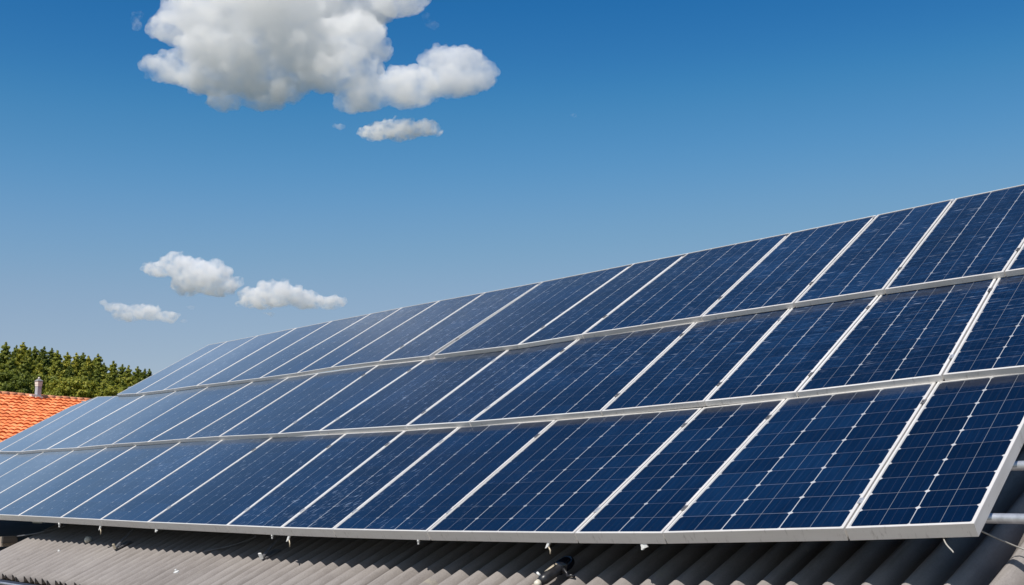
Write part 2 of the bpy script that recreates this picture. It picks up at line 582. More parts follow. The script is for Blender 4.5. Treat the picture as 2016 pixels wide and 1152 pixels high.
    for k in range(nseg):
        fs.append((k, k + 1, 2 * m_ + k + 1, 2 * m_ + k)); fs.append((m_ + k, 3 * m_ + k, 3 * m_ + k + 1, m_ + k + 1))
    gp.add(vs, fs)
    g = gp.build('gutter', M['gutter'], root, True)
    lip = MB(); lip.tube([ga + out_ * 0.113, gb + out_ * 0.113], 0.0085, 8)
    lp = lip.build('gutter_lip', M['zinc_dull'], g, True, origin=Vector(root.location))
    # fascia and verge boards
    fb = MB(); q1, q2 = rp(U_L, W_B + 0.06, -0.14), rp(U_R, W_B + 0.06, -0.14)
    fb.box((q1 + q2) / 2, (q2 - q1) / 2, F_ * 0.012, Vector((0, 0, 0.08))); fb.build('fascia_board', M['dark_wood'], root)
    vb = MB(); q1, q2 = rp(U_L - 0.03, W_B - 0.02, -0.075), rp(U_L - 0.03, W_T, -0.075)
    vb.box((q1 + q2) / 2, R_ * 0.012, (q2 - q1) / 2, M_ * 0.055); vb.build('verge_board', M['dark_wood'], root)
    # roof bolts with pale washers where the photograph shows them
    for (u, w, s) in ((-6.57, -0.25, 1.0), (-8.62, -0.13, .6), (-5.0, -.30, .5), (-2.05, 0.05, .45), (-3.0, -.25, .5)):
        k = min(range(len(CR)), key=lambda i: abs(CR[i][0] + CR[i][1] * .5 - u))
        uu = CR[k][0] + CR[k][1] * .5
        b = MB(); c = rp(uu, w, 0.0)
        b.tube([c - M_ * .006, c + M_ * 0.004 * s, c + M_ * .006 * s], [0.017 * s, 0.017 * s, 0.010 * s], 12)
        b.tube([c + M_ * 0.005 * s, c + M_ * 0.018 * s], 0.007 * s, 6)
        b.build('roof_bolt', M['zinc'], root)
    return root


M['cement_plain'] = noisy_mat('plain_fibre_cement', (0.15, 0.135, 0.125), (0.27, 0.25, 0.235), 3, rough=0.85, bump=0.2)
M['render'] = noisy_mat('cream_render', (0.42, 0.38, 0.32), (0.52, 0.48, 0.41), 2, rough=0.9, bump=0.1)
M['gutter'] = noisy_mat('dark_gutter_paint', (0.012, 0.014, 0.030), (0.03, 0.032, 0.05), 8, rough=0.35)
M['zinc_dull'] = noisy_mat('worn_zinc_lip', (0.30, 0.32, 0.38), (0.60, 0.62, 0.68), 5, rough=0.35, metal=0.3)
M['dark_wood'] = noisy_mat('dark_timber', (0.02, 0.017, 0.014), (0.05, 0.04, 0.032), 4, rough=0.8, stretch=(1, 1, 8))
M['timber'] = noisy_mat('weathered_timber', (0.20, 0.16, 0.12), (0.36, 0.30, 0.24), 14, rough=0.85, bump=0.3, stretch=(1, 4, 1))
building = build_building()


# ------------------------------------------------------------------ solar array
# Panel joints in metres on the array: (u, v) at the top and at the bottom of each joint.
ROWS = {
    1: dict(
        top=[(-13.35, 3.985), (-12.75, 3.98), (-12.106, 3.971), (-11.44, 3.986), (-10.701, 3.969), (-10.02, 3.949), (-9.44, 3.959), (-8.662, 3.948), (-7.978, 3.937),
             (-7.253, 3.921), (-6.322, 3.904), (-5.681, 3.892), (-5.172, 3.894), (-4.391, 3.90), (-3.434, 3.928), (-2.987, 3.959),
             (-2.297, 4.013), (-1.848, 4.05)],
        bot=[(-13.40, 2.87), (-12.80, 2.87), (-12.15, 2.87), (-11.50, 2.87), (-10.78, 2.87), (-10.10, 2.87), (-9.523, 2.868), (-8.674, 2.861), (-7.967, 2.855),
             (-7.23, 2.847), (-6.207, 2.844), (-5.614, 2.842), (-5.122, 2.847), (-4.361, 2.860), (-3.418, 2.887), (-2.963, 2.907),
             (-2.203, 2.967), (-1.757, 3.012)]),
    2: dict(
        top=[(-12.95, 4.951), (-12.60, 5.13), (-12.03, 5.07), (-11.188, 4.992), (-10.493, 4.999), (-9.85, 4.996), (-9.016, 4.96), (-8.425, 4.94), (-7.985, 4.944),
             (-7.172, 4.947), (-6.578, 4.922), (-5.675, 4.916), (-5.044, 4.932), (-4.127, 4.948), (-3.50, 4.991), (-2.985, 4.998),
             (-2.385, 5.011), (-1.90, 5.03)],
        bot=[(-13.26, 3.95), (-12.686, 3.97), (-11.969, 3.93), (-11.322, 3.94), (-10.597, 3.928), (-9.883, 3.946), (-9.189, 3.945), (-8.53, 3.951), (-8.007, 3.949),
             (-7.136, 3.925), (-6.62, 3.928), (-5.66, 3.915), (-5.064, 3.908), (-4.058, 3.93), (-3.419, 3.958), (-2.925, 3.983),
             (-2.268, 4.04), (-1.87, 4.062)]),
    3: dict(
        top=[(-11.742, 6.170), (-11.308, 6.158), (-10.67, 6.163), (-9.951, 6.173), (-9.329, 6.183), (-8.697, 6.180), (-8.23, 6.185), (-7.689, 6.177),
             (-7.093, 6.168), (-6.412, 6.165), (-5.484, 6.184), (-4.993, 6.186), (-4.163, 6.205), (-3.56, 6.233), (-3.073, 6.26),
             (-2.44, 6.29), (-1.92, 6.31)],
        bot=[(-11.9, 5.05), (-11.354, 5.0), (-10.731, 4.985), (-10.047, 4.985), (-9.444, 4.968), (-8.865, 4.955), (-8.27, 4.955), (-7.8, 4.975),
             (-7.135, 4.961), (-6.504, 4.935), (-5.554, 4.915), (-4.992, 4.945), (-4.077, 4.968), (-3.47, 4.981), (-2.947, 4.997),
             (-2.343, 5.009), (-1.90, 5.02)]),
}
STEP = 0.029
RIM = 0.0108


def panel_label(row, k, n):
    rows = {1: 'bottom row', 2: 'middle row', 3: 'top row'}[row]
    edge = {1: 'above the corrugated roof', 2: 'between two rails', 3: 'against the sky'}[row]
    words = ['', 'first', 'second', 'third', 'fourth', 'fifth', 'sixth', 'seventh', 'eighth', 'ninth', 'tenth']
    if k == 0: return f'solar panel at the far left end of the {rows}, {edge}'
    if k == n - 1: return f'solar panel at the near right end of the {rows}, {edge}'
    j = n - k
    if j <= 9: return f'{words[j]} solar panel from the right in the {rows}, {edge}'
    return f'{words[k + 1]} solar panel from the left in the {rows}, {edge}'


PAN_X = Matrix((tuple(R_), tuple(S_), tuple(N_))).transposed().to_euler()


def build_panel(row, k, n, q, extra=None):
    """q = bottom-left, bottom-right, top-right, top-left in (u, v) metres"""
    h = STEP * (row - 1)
    thick = 0.050 if row == 1 else 0.0285
    rnd = random.Random(row * 100 + k)
    hj = rnd.uniform(-0.0006, 0.0006)
    ga = rnd.uniform(0.0020, 0.0046)
    bl, br, tr, tl = [Vector((a, b, 0)) for a, b in q]
    def inset(bl, br, tr, tl, d, db, dt):
        c = []
        P = [bl, br, tr, tl]; D = [db, d, dt, d]
        lines = []
        for i in range(4):
            a, b = P[i], P[(i + 1) % 4]
            e = (b - a).normalized(); nn = Vector((-e.y, e.x, 0))
            lines.append((a + nn * D[i], e))
        for i in range(4):
            p1, e1 = lines[i - 1]; p2, e2 = lines[i]
            den = e1.x * e2.y - e1.y * e2.x
            tt = ((p2.x - p1.x) * e2.y - (p2.y - p1.y) * e2.x) / den
            c.append(p1 + e1 * tt)
        return c
    rim_out = {1: 0.0, 2: -0.012, 3: -0.012}[row]         # joints of the upper rows were read at the glass
    rim_top = {1: -0.012, 2: -0.012, 3: 0.0}[row]
    near = min(max((bl.x + 9.5) / 6.0, 0), 1)
    ga *= 0.55 + 0.75 * near
    rim = 0.0068 + 0.0040 * near
    O = inset(bl, br, tr, tl, ga, rim_out * (.6 + .4 * near), rim_top * (.6 + .4 * near))
    I = inset(*O, rim, rim * 0.8, rim * 0.8)
    org2 = O[0].copy()
    root = empty('solar_panel', ap(org2.x, org2.y, h + hj))
    root.rotation_euler = PAN_X
    tag(root, panel_label(row, k, n), 'solar panel', 'solar panels of the roof array')
    def P(p, z): return Vector((p.x - org2.x, p.y - org2.y, z))
    # frame: an aluminium ring with a small bevel on the outer top edge and a step down to the glass
    bev = 0.0016
    O2 = inset(*O, bev, bev, bev)
    I2 = inset(*I, 0.0006, 0.0006, 0.0006)
    B2 = inset(*O, 0.004, 0.004, 0.004)
    rings = [(O, -thick), (O, -bev), (O2, 0.0), (I, 0.0), (I2, -0.0035), (I2, -thick + 0.003), (O, -thick)]
    vs = [P(p, z) for ring, z in rings[:-1] for p in ring]
    fs = []
    nr = len(rings) - 1
    for r in range(nr):
        r2 = (r + 1) % nr
        for i in range(4):
            j = (i + 1) % 4
            fs.append((r * 4 + i, r * 4 + j, r2 * 4 + j, r2 * 4 + i))
    mesh_obj('frame', vs, fs, M['alu'], root)
    # glass over the cells, cut finer so that the mapping follows the quad
    w = ((I2[1] - I2[0]).length + (I2[2] - I2[3]).length) / 2
    nc = max(2, round(w / 0.215)); nrw = 10
    mg = 0.022
    cw = w / nc
    G = 8
    gv_, cu, mu = [], [], []
    for j in range(G + 1):
        for i in range(G + 1):
            a, b = i / G, j / G
            p = (I2[0] * (1 - a) + I2[1] * a) * (1 - b) + (I2[3] * (1 - a) + I2[2] * a) * b
            gv_.append(P(p, -0.003)); cu.append((a * nc + 20 * k, b * nrw + 20 * row)); mu.append((p.x, p.y))
    gf_ = [(j * (G + 1) + i, j * (G + 1) + i + 1, (j + 1) * (G + 1) + i + 1, (j + 1) * (G + 1) + i) for j in range(G) for i in range(G)]
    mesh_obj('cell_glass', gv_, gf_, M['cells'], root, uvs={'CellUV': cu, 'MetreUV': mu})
    if near > .35 and k > 0:
        # dark hold-down clamps in the joint to the left
        for f in ((.16, .84) if row < 3 else (.2, .97)):
            c_ = O[0] + (O[3] - O[0]) * f; e = (O[3] - O[0]).normalized(); x_ = Vector((e.y, -e.x, 0))
            cl = MB()
            cc = c_ - x_ * ga
            cl.box(P(cc, .0012), x_ * .0085, e * .017, Vector((0, 0, .0018)))
            cl.box(P(cc, .0045), x_ * .0035, e * .0035, Vector((0, 0, .0016)))
            mesh_obj('joint_clamp', cl.v, cl.f, M['galv_dark'] if rnd.random() < .5 else M['galv'], root)
    bs_v = [P(p, -0.006) for p in I2]
    mesh_obj('backsheet', bs_v, [(3, 2, 1, 0)], M['back'], root)
    return root


for row, d in ROWS.items():
    T, B = d['top'], d['bot']
    n = len(T) - 1
    for k in range(n):
        bl, br, tr, tl = B[k], B[k + 1], T[k + 1], T[k]
        if row == 3 and k == 9: bl = (bl[0] + 0.055, bl[1])       # the joint that gapes open
        build_panel(row, k, n, (bl, br, tr, tl))

# ------------------------------------------------------------------ mounting rails and feet under the array
def rail(v, h, u0, u1, r, label):
    b = MB()
    b.tube([ap(u0, v, h), ap(u1, v, h)], r, 16)
    root = b.build('mounting_rail', M['galv'], None, True, origin=ap(u1, v, h))
    tag(root, label, 'rail', 'round mounting rails under the array')
    c = MB(); c.tube([ap(u1 - 0.30, v, h), ap(u1 - 0.27, v, h)], r * 1.25, 16); c.build('rail_collar', M['galv'], root, True)
    return root


rail(3.17, -0.085, -13.0, -1.30, 0.0165, 'lower galvanised rail poking out past the right end of the panels')
rail(3.50, -0.085, -13.0, -1.30, 0.0165, 'upper galvanised rail poking out past the right end of the panels')
for vv, nm in ((4.4, 'middle'), (5.5, 'top')):
    b = MB(); b.tube([ap(-12.6, vv, -0.085 + (0.02 if vv > 5 else 0)), ap(-2.2, vv, -0.085 + (0.02 if vv > 5 else 0))], 0.0165, 12)
    tag(b.build('mounting_rail', M['galv'], None, True, origin=ap(-12.6, vv, -0.085)),
        f'galvanised rail hidden beneath the {nm} row of panels', 'rail', 'round mounting rails under the array')


def bracket(u, label, w1=-0.10, bright=True):
    """a roof hook: a flat bar from the lowest rail down to the corrugation, with an upturned pale tip"""
    top = ap(u, 3.17, -0.10)
    foot = rp(u - 0.02, w1, 0.012)
    root = empty('roof_hook', foot)
    tag(root, label, 'roof hook', 'roof hooks under the front edge')
    d = (top - foot); side = R_ * 0.013; nrm = d.cross(R_).normalized() * 0.003
    b = MB(); b.box((top + foot) / 2, side, d / 2, nrm); b.build('strap', M['galv_dark'], root)
    t = MB(); t.box(foot - d.normalized() * 0.004 + M_ * 0.014, side * 1.1, d.normalized() * 0.004, M_ * 0.017)
    t.build('upturned_tip', M['zinc'] if bright else M['brass'], root)
    pl = MB(); pl.box(foot + D_ * 0.06 - M_ * 0.006, R_ * 0.03, D_ * 0.05, M_ * 0.004); pl.build('base_plate', M['galv_dark'], root)
    return root


bracket(-5.93, 'roof hook with a bright white upturned tip, left of centre', -0.035)
bracket(-7.83, 'roof hook with a dull brass tip on the roof left of centre', -0.05, False)

# ------------------------------------------------------------------ clips under the front edge
def clip(u, label, kind=0, s=1.0):
    vb = float(np.interp(u, [p[0] for p in ROWS[1]['bot']], [p[1] for p in ROWS[1]['bot']]))
    c = ap(u, vb + 0.008, -0.050)
    root = empty('frame_clip', c)
    tag(root, label, 'clip', 'small clips hanging under the front edge of the panels')
    dn = Vector((0, 0, -1))
    b = MB()
    if kind == 0:
        b.tube([c, c + dn * 0.020 * s], 0.010 * s, 8); b.build('clip_body', M['zinc'], root, True)
        b = MB(); b.tube([c + dn * 0.020 * s, c + dn * 0.036 * s], [0.007 * s, 0.006 * s], 8); b.build('clip_bolt', M['zinc'], root, True)
    elif kind == 1:
        b.box(c + dn * 0.016 * s, (R_ * 0.012 - dn * .006) * s, F_ * 0.004, (dn * 0.016 - R_ * .008) * s); b.build('clip_body', M['zinc'], root)
        b = MB(); b.tube([c + dn * 0.02, c + dn * 0.045 * s + R_ * 0.012, c + dn * 0.065 * s + R_ * 0.012], 0.0035, 6); b.build('clip_tail', M['brass'], root, True)
    else:
        b.box(c + dn * 0.015 * s, (R_ * 0.018 - dn * 0.006) * s, F_ * 0.003, (dn * 0.012 + R_ * 0.006) * s); b.build('clip_body', M['zinc'], root)
        b = MB(); b.box(c + dn * 0.022 * s - R_ * .008, (R_ * 0.005) * s, F_ * 0.005, (dn * 0.014) * s); b.build('clip_hook', M['zinc'], root)


clip(-8.76, 'tiny pale bolt clip under the seam nearest the left edge', 0, 1.0)
clip(-8.03, 'pale clip with a curled brass tail near the left', 1, 1.0)
clip(-7.16, 'small slanted clip between the tailed clip and the brass hook', 2, .7)
clip(-5.75, 'small white bolt clip just left of the bright-tipped hook', 0, .75)
clip(-5.58, 'bright clip beside the dark gap above the bright-tipped hook', 1, 1.0)
clip(-4.46, 'narrow pale clip hanging left of centre', 0, 0.75)
clip(-3.60, 'dull hooked clip above the black clamp', 1, .8)
clip(-3.08, 'ivory folded clip right of centre under the edge', 2, .8)

# ------------------------------------------------------------------ black clamp lying on the corrugations
def clamp():
    c0 = rp(-3.61, -0.02, 0.020)
    root = empty('cable_clamp', c0)
    tag(root, 'black and brass cable clamp lying on the corrugated roof below the panels', 'clamp')
    ax = (D_ * 0.93 + R_ * 0.06).normalized(); sd = ax.cross(M_).normalized()
    a = c0 - ax * 0.075; b = c0 + ax * 0.075
    m = MB(); m.tube([a + M_ * .012, a + ax * 0.03 + M_ * .012, b - ax * 0.03 + M_ * .014, b + M_ * .014], [0.018, 0.024, 0.024, 0.018], 14)
    m.build('clamp_body', M['black'], root, True)
    m = MB(); m.tube([c0 - ax * 0.02 - sd * .005 + M_ * .018, c0 + ax * 0.055 - sd * .005 + M_ * .02], [0.019, 0.021], 12); m.build('brass_sleeve', M['brass'], root, True)
    m = MB(); m.tube([b - ax * 0.035 + M_ * .014, b + ax * 0.02 + M_ * .014, b + ax * .045 + M_ * .012], [0.030, 0.031, 0.022], 16); m.build('end_cap', M['gloss_black'], root, True)
    m = MB(); m.tube([a + M_ * .012 - ax * .004, a + M_ * .012 - ax * .022, a + M_ * .012 - ax * .028], [0.016, 0.014, 0.006], 14); m.build('lens_end', M['ivory'], root, True)
    m = MB(); m.tube([a + sd * -0.03 - M_ * .01, a - ax * .01 + sd * -.03 - M_ * .012, a - ax * .03 - sd * .03 - M_ * .02], [0.016, 0.02, 0.012], 12); m.build('rubber_foot', M['timber'], root, True)
    m = MB()
    q = b + sd * 0.028 - ax * .03
    m.tube([q + M_ * 0.016, q + sd * 0.012 - M_ * .005, q + sd * 0.03 - M_ * .012 - ax * .015, q + sd * .05 - M_ * .006 - ax * .01, q + sd * .055 - M_ * .02], 0.006, 8)
    m.build('wire_hook', M['black'], root, True)
    q = a - sd * 0.012 + ax * .02
    m = MB(); m.tube([q + M_ * .03, q + M_ * .045 - sd * .012], [0.007, 0.005], 8); m.build('screw', M['zinc'], root, True)


M['gloss_black'] = noisy_mat('gloss_black_rubber', (0.006, 0.007, 0.014), (0.012, 0.014, 0.022), 20, rough=0.15)
M['ivory'] = noisy_mat('ivory_plastic', (0.55, 0.50, 0.40), (0.70, 0.66, 0.56), 30, rough=0.4)
clamp()

# pale dome-headed cap standing in the shade on the left
b = MB(); c = rp(-8.47, 0.03, 0.0)
b.tube([c, c + M_ * 0.018, c + M_ * 0.032, c + M_ * 0.040], [0.026, 0.027, 0.020, 0.004], 14)
tag(b.build('vent_cap', M['ivory'], None, True, origin=c), 'small ivory dome cap on the shaded roof below the left panels', 'cap')

# ------------------------------------------------------------------ loose cables
def cable(pts, r, label, mat='cable', name='cable'):
    # smooth the run with a Catmull-Rom pass
    P = [Vector(p) for p in pts]; P = [P[0]] + P + [P[-1]]
    out = []
    for i in range(1, len(P) - 2):
        for k in range(8):
            t = k / 8; p0, p1, p2, p3 = P[i - 1], P[i], P[i + 1], P[i + 2]
            out.append(0.5 * ((2 * p1) + (p2 - p0) * t + (2 * p0 - 5 * p1 + 4 * p2 - p3) * t * t + (3 * p1 - p0 - 3 * p2 + p3) * t ** 3))
    out.append(P[-2])
    b = MB(); b.tube(out, r, 8)
    return tag(b.build(name, M[mat], None, True, origin=out[0]), label, 'cable')


cable([ap(-1.83, 3.10, -0.07), rp(-1.76, 0.36, 0.03), rp(-1.68, 0.36, 0.01), rp(-1.60, 0.37, 0.008), rp(-1.45, 0.40, 0.012), rp(-1.2, 0.42, 0.010)],
      0.0028, 'thin pale cable running off the roof to the right of the panels')
cable([rp(-1.66, 0.335, 0.007), rp(-1.58, 0.34, 0.008), rp(-1.5, 0.33, 0.010), rp(-1.2, 0.26, 0.008)], 0.003,
      'thin black cable on the sunlit corrugation at the right edge', 'black')
cable([ap(-1.90, 3.04, -0.052), ap(-1.865, 2.985, -0.060), ap(-1.835, 2.958, -0.070), ap(-1.832, 2.955, -0.074)], 0.0024,
      'short stub of pale cable below the near right corner of the panels')
cable([ap(-6.2, 2.90, -0.055), rp(-6.3, 0.16, 0.04), rp(-6.5, 0.07, 0.012), rp(-6.68, 0.0, 0.008)], 0.0045,
      'grey cable dropping from the panel edge to the shadow edge, left of centre', 'galv_dark')
cable([ap(-9.35, 2.92, -0.06), rp(-9.32, 0.22, 0.02), rp(-9.5, 0.08, 0.02), rp(-9.72, -0.02, 0.03)], 0.005,
      'grey cable leading to the timber block at the far left', 'galv_dark')

# ------------------------------------------------------------------ odds and ends at the far left of the roof
bx = empty('timber_block', rp(-10.0, -0.03, 0.0))
tag(bx, 'weathered square timber block beside the left end of the corrugated roof', 'timber block')
o = Vector(bx.location)
b = MB(); b.box(o + Vector((0, 0, -0.02)) - R_ * .06, R_ * 0.15, F_ * 0.055, Vector((0, 0, 0.035))); b.build('beam', M['timber'], bx)
b = MB(); b.box(o + R_ * 0.112, R_ * 0.018, F_ * 0.058, Vector((0, 0, 0.028))); b.build('end_piece', M['dark_wood'], bx)
ledge = MB(); q1, q2 = rp(U_L - 0.22, W_B, -0.10), rp(U_L - 0.22, 3.5, -0.10)
ledge.box((q1 + q2) / 2, R_ * 0.15, (q2 - q1) / 2, M_ * 0.02)
tag(ledge.build('parapet', M['cement_plain'], None, origin=q1), 'low grey ledge running along the left end of the corrugated roof', 'ledge')
b = MB(); c = rp(-9.95, 0.27, 0.05)
b.box(c, R_ * 0.10, F_ * 0.015, Vector((0, 0, 0.045)))
b.box(c + R_ * .04 + F_ * .04, R_ * 0.012, F_ * 0.05, Vector((0, 0, 0.04)))
tag(b.build('angle_bracket', M['galv'], None, origin=c), 'bent steel bracket in the shade under the panels at the far left', 'bracket')


# ------------------------------------------------------------------ house with the orange tiled roof
def house():
    ra = far(-160, 763.5, 58)
    rb = far(232, 795, 58 * 1.03)
    rdir = Vector((rb.x - ra.x, rb.y - ra.y, 0)).normalized()
    # the ridge is level and recedes to the right
    L = 9.2
    th = math.radians(33)
    rdir = Vector((math.sin(th), math.cos(th), 0)).normalized()
    ra = far(-150, 764.5, 52); zr = ra.z
    left = ra - rdir * 3
    # where the ridge ends: read off the bearing of its right end
    tx = (178 - 1008) / F_PX / (math.cos(PITCH) - math.sin(PITCH) * (-(790 - 576) / F_PX))
    s = (tx * ra.y - ra.x) / (rdir.x - tx * rdir.y)
    right = ra + rdir * s
    down = Vector((rdir.y, -rdir.x, 0))
    if down.y > 0: down = -down
    pitch = math.radians(24)
    fall = down * math.cos(pitch) - Vector((0, 0, math.sin(pitch)))
    nrm = rdir.cross(fall).normalized()
    if nrm.z < 0: nrm = -nrm
    length = (right - left).length
    slope = 7.0
    root = empty('tiled_house', Vector((left.x, left.y, 0)))
    tag(root, 'house with a bright orange clay tile roof at the left edge', 'house')
    # tiles: courses of barrel tiles with uneven lower edges
    rnd = random.Random(3)
    V, Fc = [], []
    course, tw = 0.40, 0.31
    nC = int(slope / course); nT = int(length / tw)
    for c in range(nC):
        for i in range(nT):
            u0 = i * tw + rnd.uniform(-.006, .006); 
            w0 = c * course - 0.06; w1 = (c + 1) * course + rnd.uniform(-0.03, 0.03)
            lift = 0.055 + rnd.uniform(-.02, .035)
            nseg = 5
            b0 = len(V)
            for (w, lf) in ((w0, 0.0), (w1, lift)):
                for kk in range(nseg + 1):
                    a = kk / nseg
                    z = math.sin(math.pi * a) * 0.055 + lf
                    V.append(left + rdir * (u0 + tw * 1.03 * a) + fall * w + nrm * z)
            for kk in range(nseg + 1):
                a = kk / nseg
                V.append(left + rdir * (u0 + tw * 1.03 * a) + fall * w1 + nrm * (-0.03))
            m = nseg + 1
            for kk in range(nseg):
                Fc.append((b0 + kk, b0 + kk + 1, b0 + m + kk + 1, b0 + m + kk))
                Fc.append((b0 + m + kk, b0 + m + kk + 1, b0 + 2 * m + kk + 1, b0 + 2 * m + kk))
    o = Vector(root.location)
    roof = mesh_obj('roof', [v - o for v in V], Fc, M['tile'], root, False)
    # deck below and far slope
    dk = MB()
    fall2 = -down * math.cos(pitch) - Vector((0, 0, math.sin(pitch)))
    dk.box(left + rdir * length / 2 + fall * slope / 2 - nrm * 0.06, rdir * length / 2, fall * slope / 2, nrm * 0.02)
    n2 = rdir.cross(fall2).normalized(); n2 = n2 if n2.z > 0 else -n2
    dk.box(left + rdir * length / 2 + fall2 * slope / 2 - n2 * 0.02, rdir * length / 2, fall2 * slope / 2, n2 * 0.03)
    dk.build('roof_deck', M['tile'], root)
    rt = MB()
    k = 0
    while k * 0.42 < length:
        p = left + rdir * (k * 0.42) + Vector((0, 0, 0.02 + rnd.uniform(-.012, .012)))
        rt.tube([p, p + rdir * 0.45], [0.12, 0.135], 10); k += 1
    rt.build('ridge_tiles', M['tile_pale'], root, True)
    # walls
    wl_ = MB()
    eav = slope * math.cos(pitch) - 0.5
    ze = zr - (slope - 0.4) * math.sin(pitch) - 0.2
    cen = left + rdir * length / 2
    for sg in (1, -1):
        c = cen + down * eav * sg; c = Vector((c.x, c.y, ze / 2))
        wl_.box(c, rdir * (length / 2 - 0.3), down * 0.15, Vector((0, 0, ze / 2)))
    for e in (left + rdir * 0.45, left + rdir * (length - 0.45)):
        vs = []
        for sg in (-1, 1):
            p = Vector((e.x, e.y, 0)) + rdir * 0.15 * sg
            a, b_ = p + down * (eav - .16), p - down * (eav - .16)
            vs += [a, b_, b_ + Vector((0, 0, ze)), p + Vector((0, 0, zr - 0.2)), a + Vector((0, 0, ze))]
        wl_.add(vs, [(0, 1, 2, 3, 4), (9, 8, 7, 6, 5), (0, 5, 6, 1), (1, 6, 7, 2), (2, 7, 8, 3), (3, 8, 9, 4), (4, 9, 5, 0)])
    wl_.build('wall', M['render'], root)
    # grey flashing that shows past the tiles by the panels
    fl = MB(); p = left + rdir * (length - 0.1)
    fl.box(p + fall * 0.45 + nrm * 0.09, rdir * 0.75, fall * 0.14, nrm * 0.02)
    fl.build('flashing', M['lead'], root)
    # chimney on the ridge
    tx = (68 - 1008) / F_PX / (math.cos(PITCH) - math.sin(PITCH) * (-(783 - 576) / F_PX))
    s = (tx * left.y - left.x) / (rdir.x - tx * rdir.y)
    cb = left + rdir * s + down * 0.25
    ch = empty('chimney', cb - o); ch.parent = root
    def chp(m, name, mat, smooth=False):
        return mesh_obj(name, [v - cb for v in m.v], m.f, mat, ch, smooth)
    up = Vector((0, 0, 1))
    w = 0.105
    m = MB(); m.box(cb + up * 0.26, rdir * w, down * w, up * 0.34); chp(m, 'stack', M['ch_grey'])
    m = MB(); m.box(cb + up * 0.66, rdir * (w + .02), down * (w + .02), up * 0.06)
    m.box(cb + up * 0.55, rdir * (w + .01), down * (w + .01), up * 0.045); chp(m, 'collar', M['ch_pale'])
    m = MB()
    a0 = cb + up * 0.75; q = w + .035
    m.add([a0 + rdir * x * q + down * y * q - up * .025 for x, y in ((-1, -1), (1, -1), (1, 1), (-1, 1))] +
          [a0 + rdir * x * q + down * y * q + up * .02 for x, y in ((-1, -1), (1, -1), (1, 1), (-1, 1))] +
          [a0 + rdir * x * .05 + down * y * .05 + up * .11 for x, y in ((-1, -1), (1, -1), (1, 1), (-1, 1))],
          [(3, 2, 1, 0)] + [(i, (i + 1) % 4, 4 + (i + 1) % 4, 4 + i) for i in range(4)] + [(4 + i, 4 + (i + 1) % 4, 8 + (i + 1) % 4, 8 + i) for i in range(4)] + [(8, 9, 10, 11)])
    chp(m, 'cap', M['lead'])
    m = MB(); m.tube([a0 + up * .10, a0 + up * .17, a0 + up * .20], [0.055, 0.05, 0.035], 12); chp(m, 'pot', M['ivory'], True)
    m = MB(); m.box(cb - rdir * 0.01 - up * 0.03, rdir * (w + .08), down * (w + .05), up * 0.045)
    m.box(cb - rdir * 0.26 + up * 0.03, rdir * 0.15, down * 0.10, up * 0.055)
    chp(m, 'chimney_flashing', M['ch_pale'])
    return left, right, rdir


def mat_tile():
    t = NT('orange_clay_tile')
    g = t.node('ShaderNodeNewGeometry')
    o = t.coord('Object')
    n1 = t.noise(o, 1.1, 5); n2 = t.noise(o, 9, 3)
    isl = g.outputs['Random Per Island']
    tone = t.math('ADD', t.math('MULTIPLY', n1, 0.35), t.math('ADD', t.math('MULTIPLY', n2, 0.2), t.math('MULTIPLY', isl, 0.45)))
    c = t.ramp(tone, [(0.15, (0.56, 0.15, 0.048)), (0.45, (0.80, 0.225, 0.070)), (0.8, (0.90, 0.33, 0.125))])
    mo = t.math('MULTIPLY', t.math('SUBTRACT', t.noise(o, 2.3, 6, .7), 0.60), 7, clamp=True)
    c = t.mix(t.math('MULTIPLY', mo, 0.5), c, (0.25, 0.10, 0.05, 1))
    t.bsdf(c, 0.85)
    return t.m


M['tile'] = mat_tile()
M['tile_pale'] = noisy_mat('pale_ridge_tile', (0.55, 0.20, 0.09), (0.75, 0.34, 0.18), 1.5, rough=0.85)
M['lead'] = noisy_mat('grey_lead', (0.20, 0.20, 0.21), (0.32, 0.31, 0.31), 5, rough=0.6)
M['ch_grey'] = noisy_mat('grey_chimney_render', (0.33, 0.34, 0.37), (0.42, 0.43, 0.46), 6, rough=0.9)
M['ch_pale'] = noisy_mat('pale_chimney_render', (0.60, 0.56, 0.50), (0.70, 0.66, 0.60), 6, rough=0.9)
house()


# ------------------------------------------------------------------ trees on the hill
def mat_leaf():
    t = NT('pine_foliage')
    g = t.node('ShaderNodeNewGeometry')
    oi = t.node('ShaderNodeObjectInfo')
    n1 = t.noise(t.coord('Object'), 0.55, 3)
    tone = t.math('ADD', t.math('MULTIPLY', n1, 0.5), t.math('MULTIPLY', g.outputs['Random Per Island'], 0.5))
    tone = t.math('ADD', tone, t.math('MULTIPLY_ADD', oi.outputs['Random'], 0.46, -0.24))
    c = t.ramp(tone, [(0.12, (0.07, 0.10, 0.012)), (0.5, (0.20, 0.235, 0.022)), (0.88, (0.42, 0.38, 0.04))])
    b = t.bsdf(c, 0.65)
    tr = t.node('ShaderNodeBsdfTranslucent'); t.put(tr.inputs[0], c)
    mx = t.node('ShaderNodeMixShader'); mx.inputs[0].default_value = 0.32
    t.l.new(b.outputs[0], mx.inputs[1]); t.l.new(tr.outputs[0], mx.inputs[2])
    t.l.new(mx.outputs[0], t.out.inputs['Surface'])
    return t.m


M['leaf'] = mat_leaf()
M['bark'] = noisy_mat('pine_bark', (0.05, 0.035, 0.022), (0.10, 0.07, 0.045), 4, rough=0.9, stretch=(1, 1, .3))


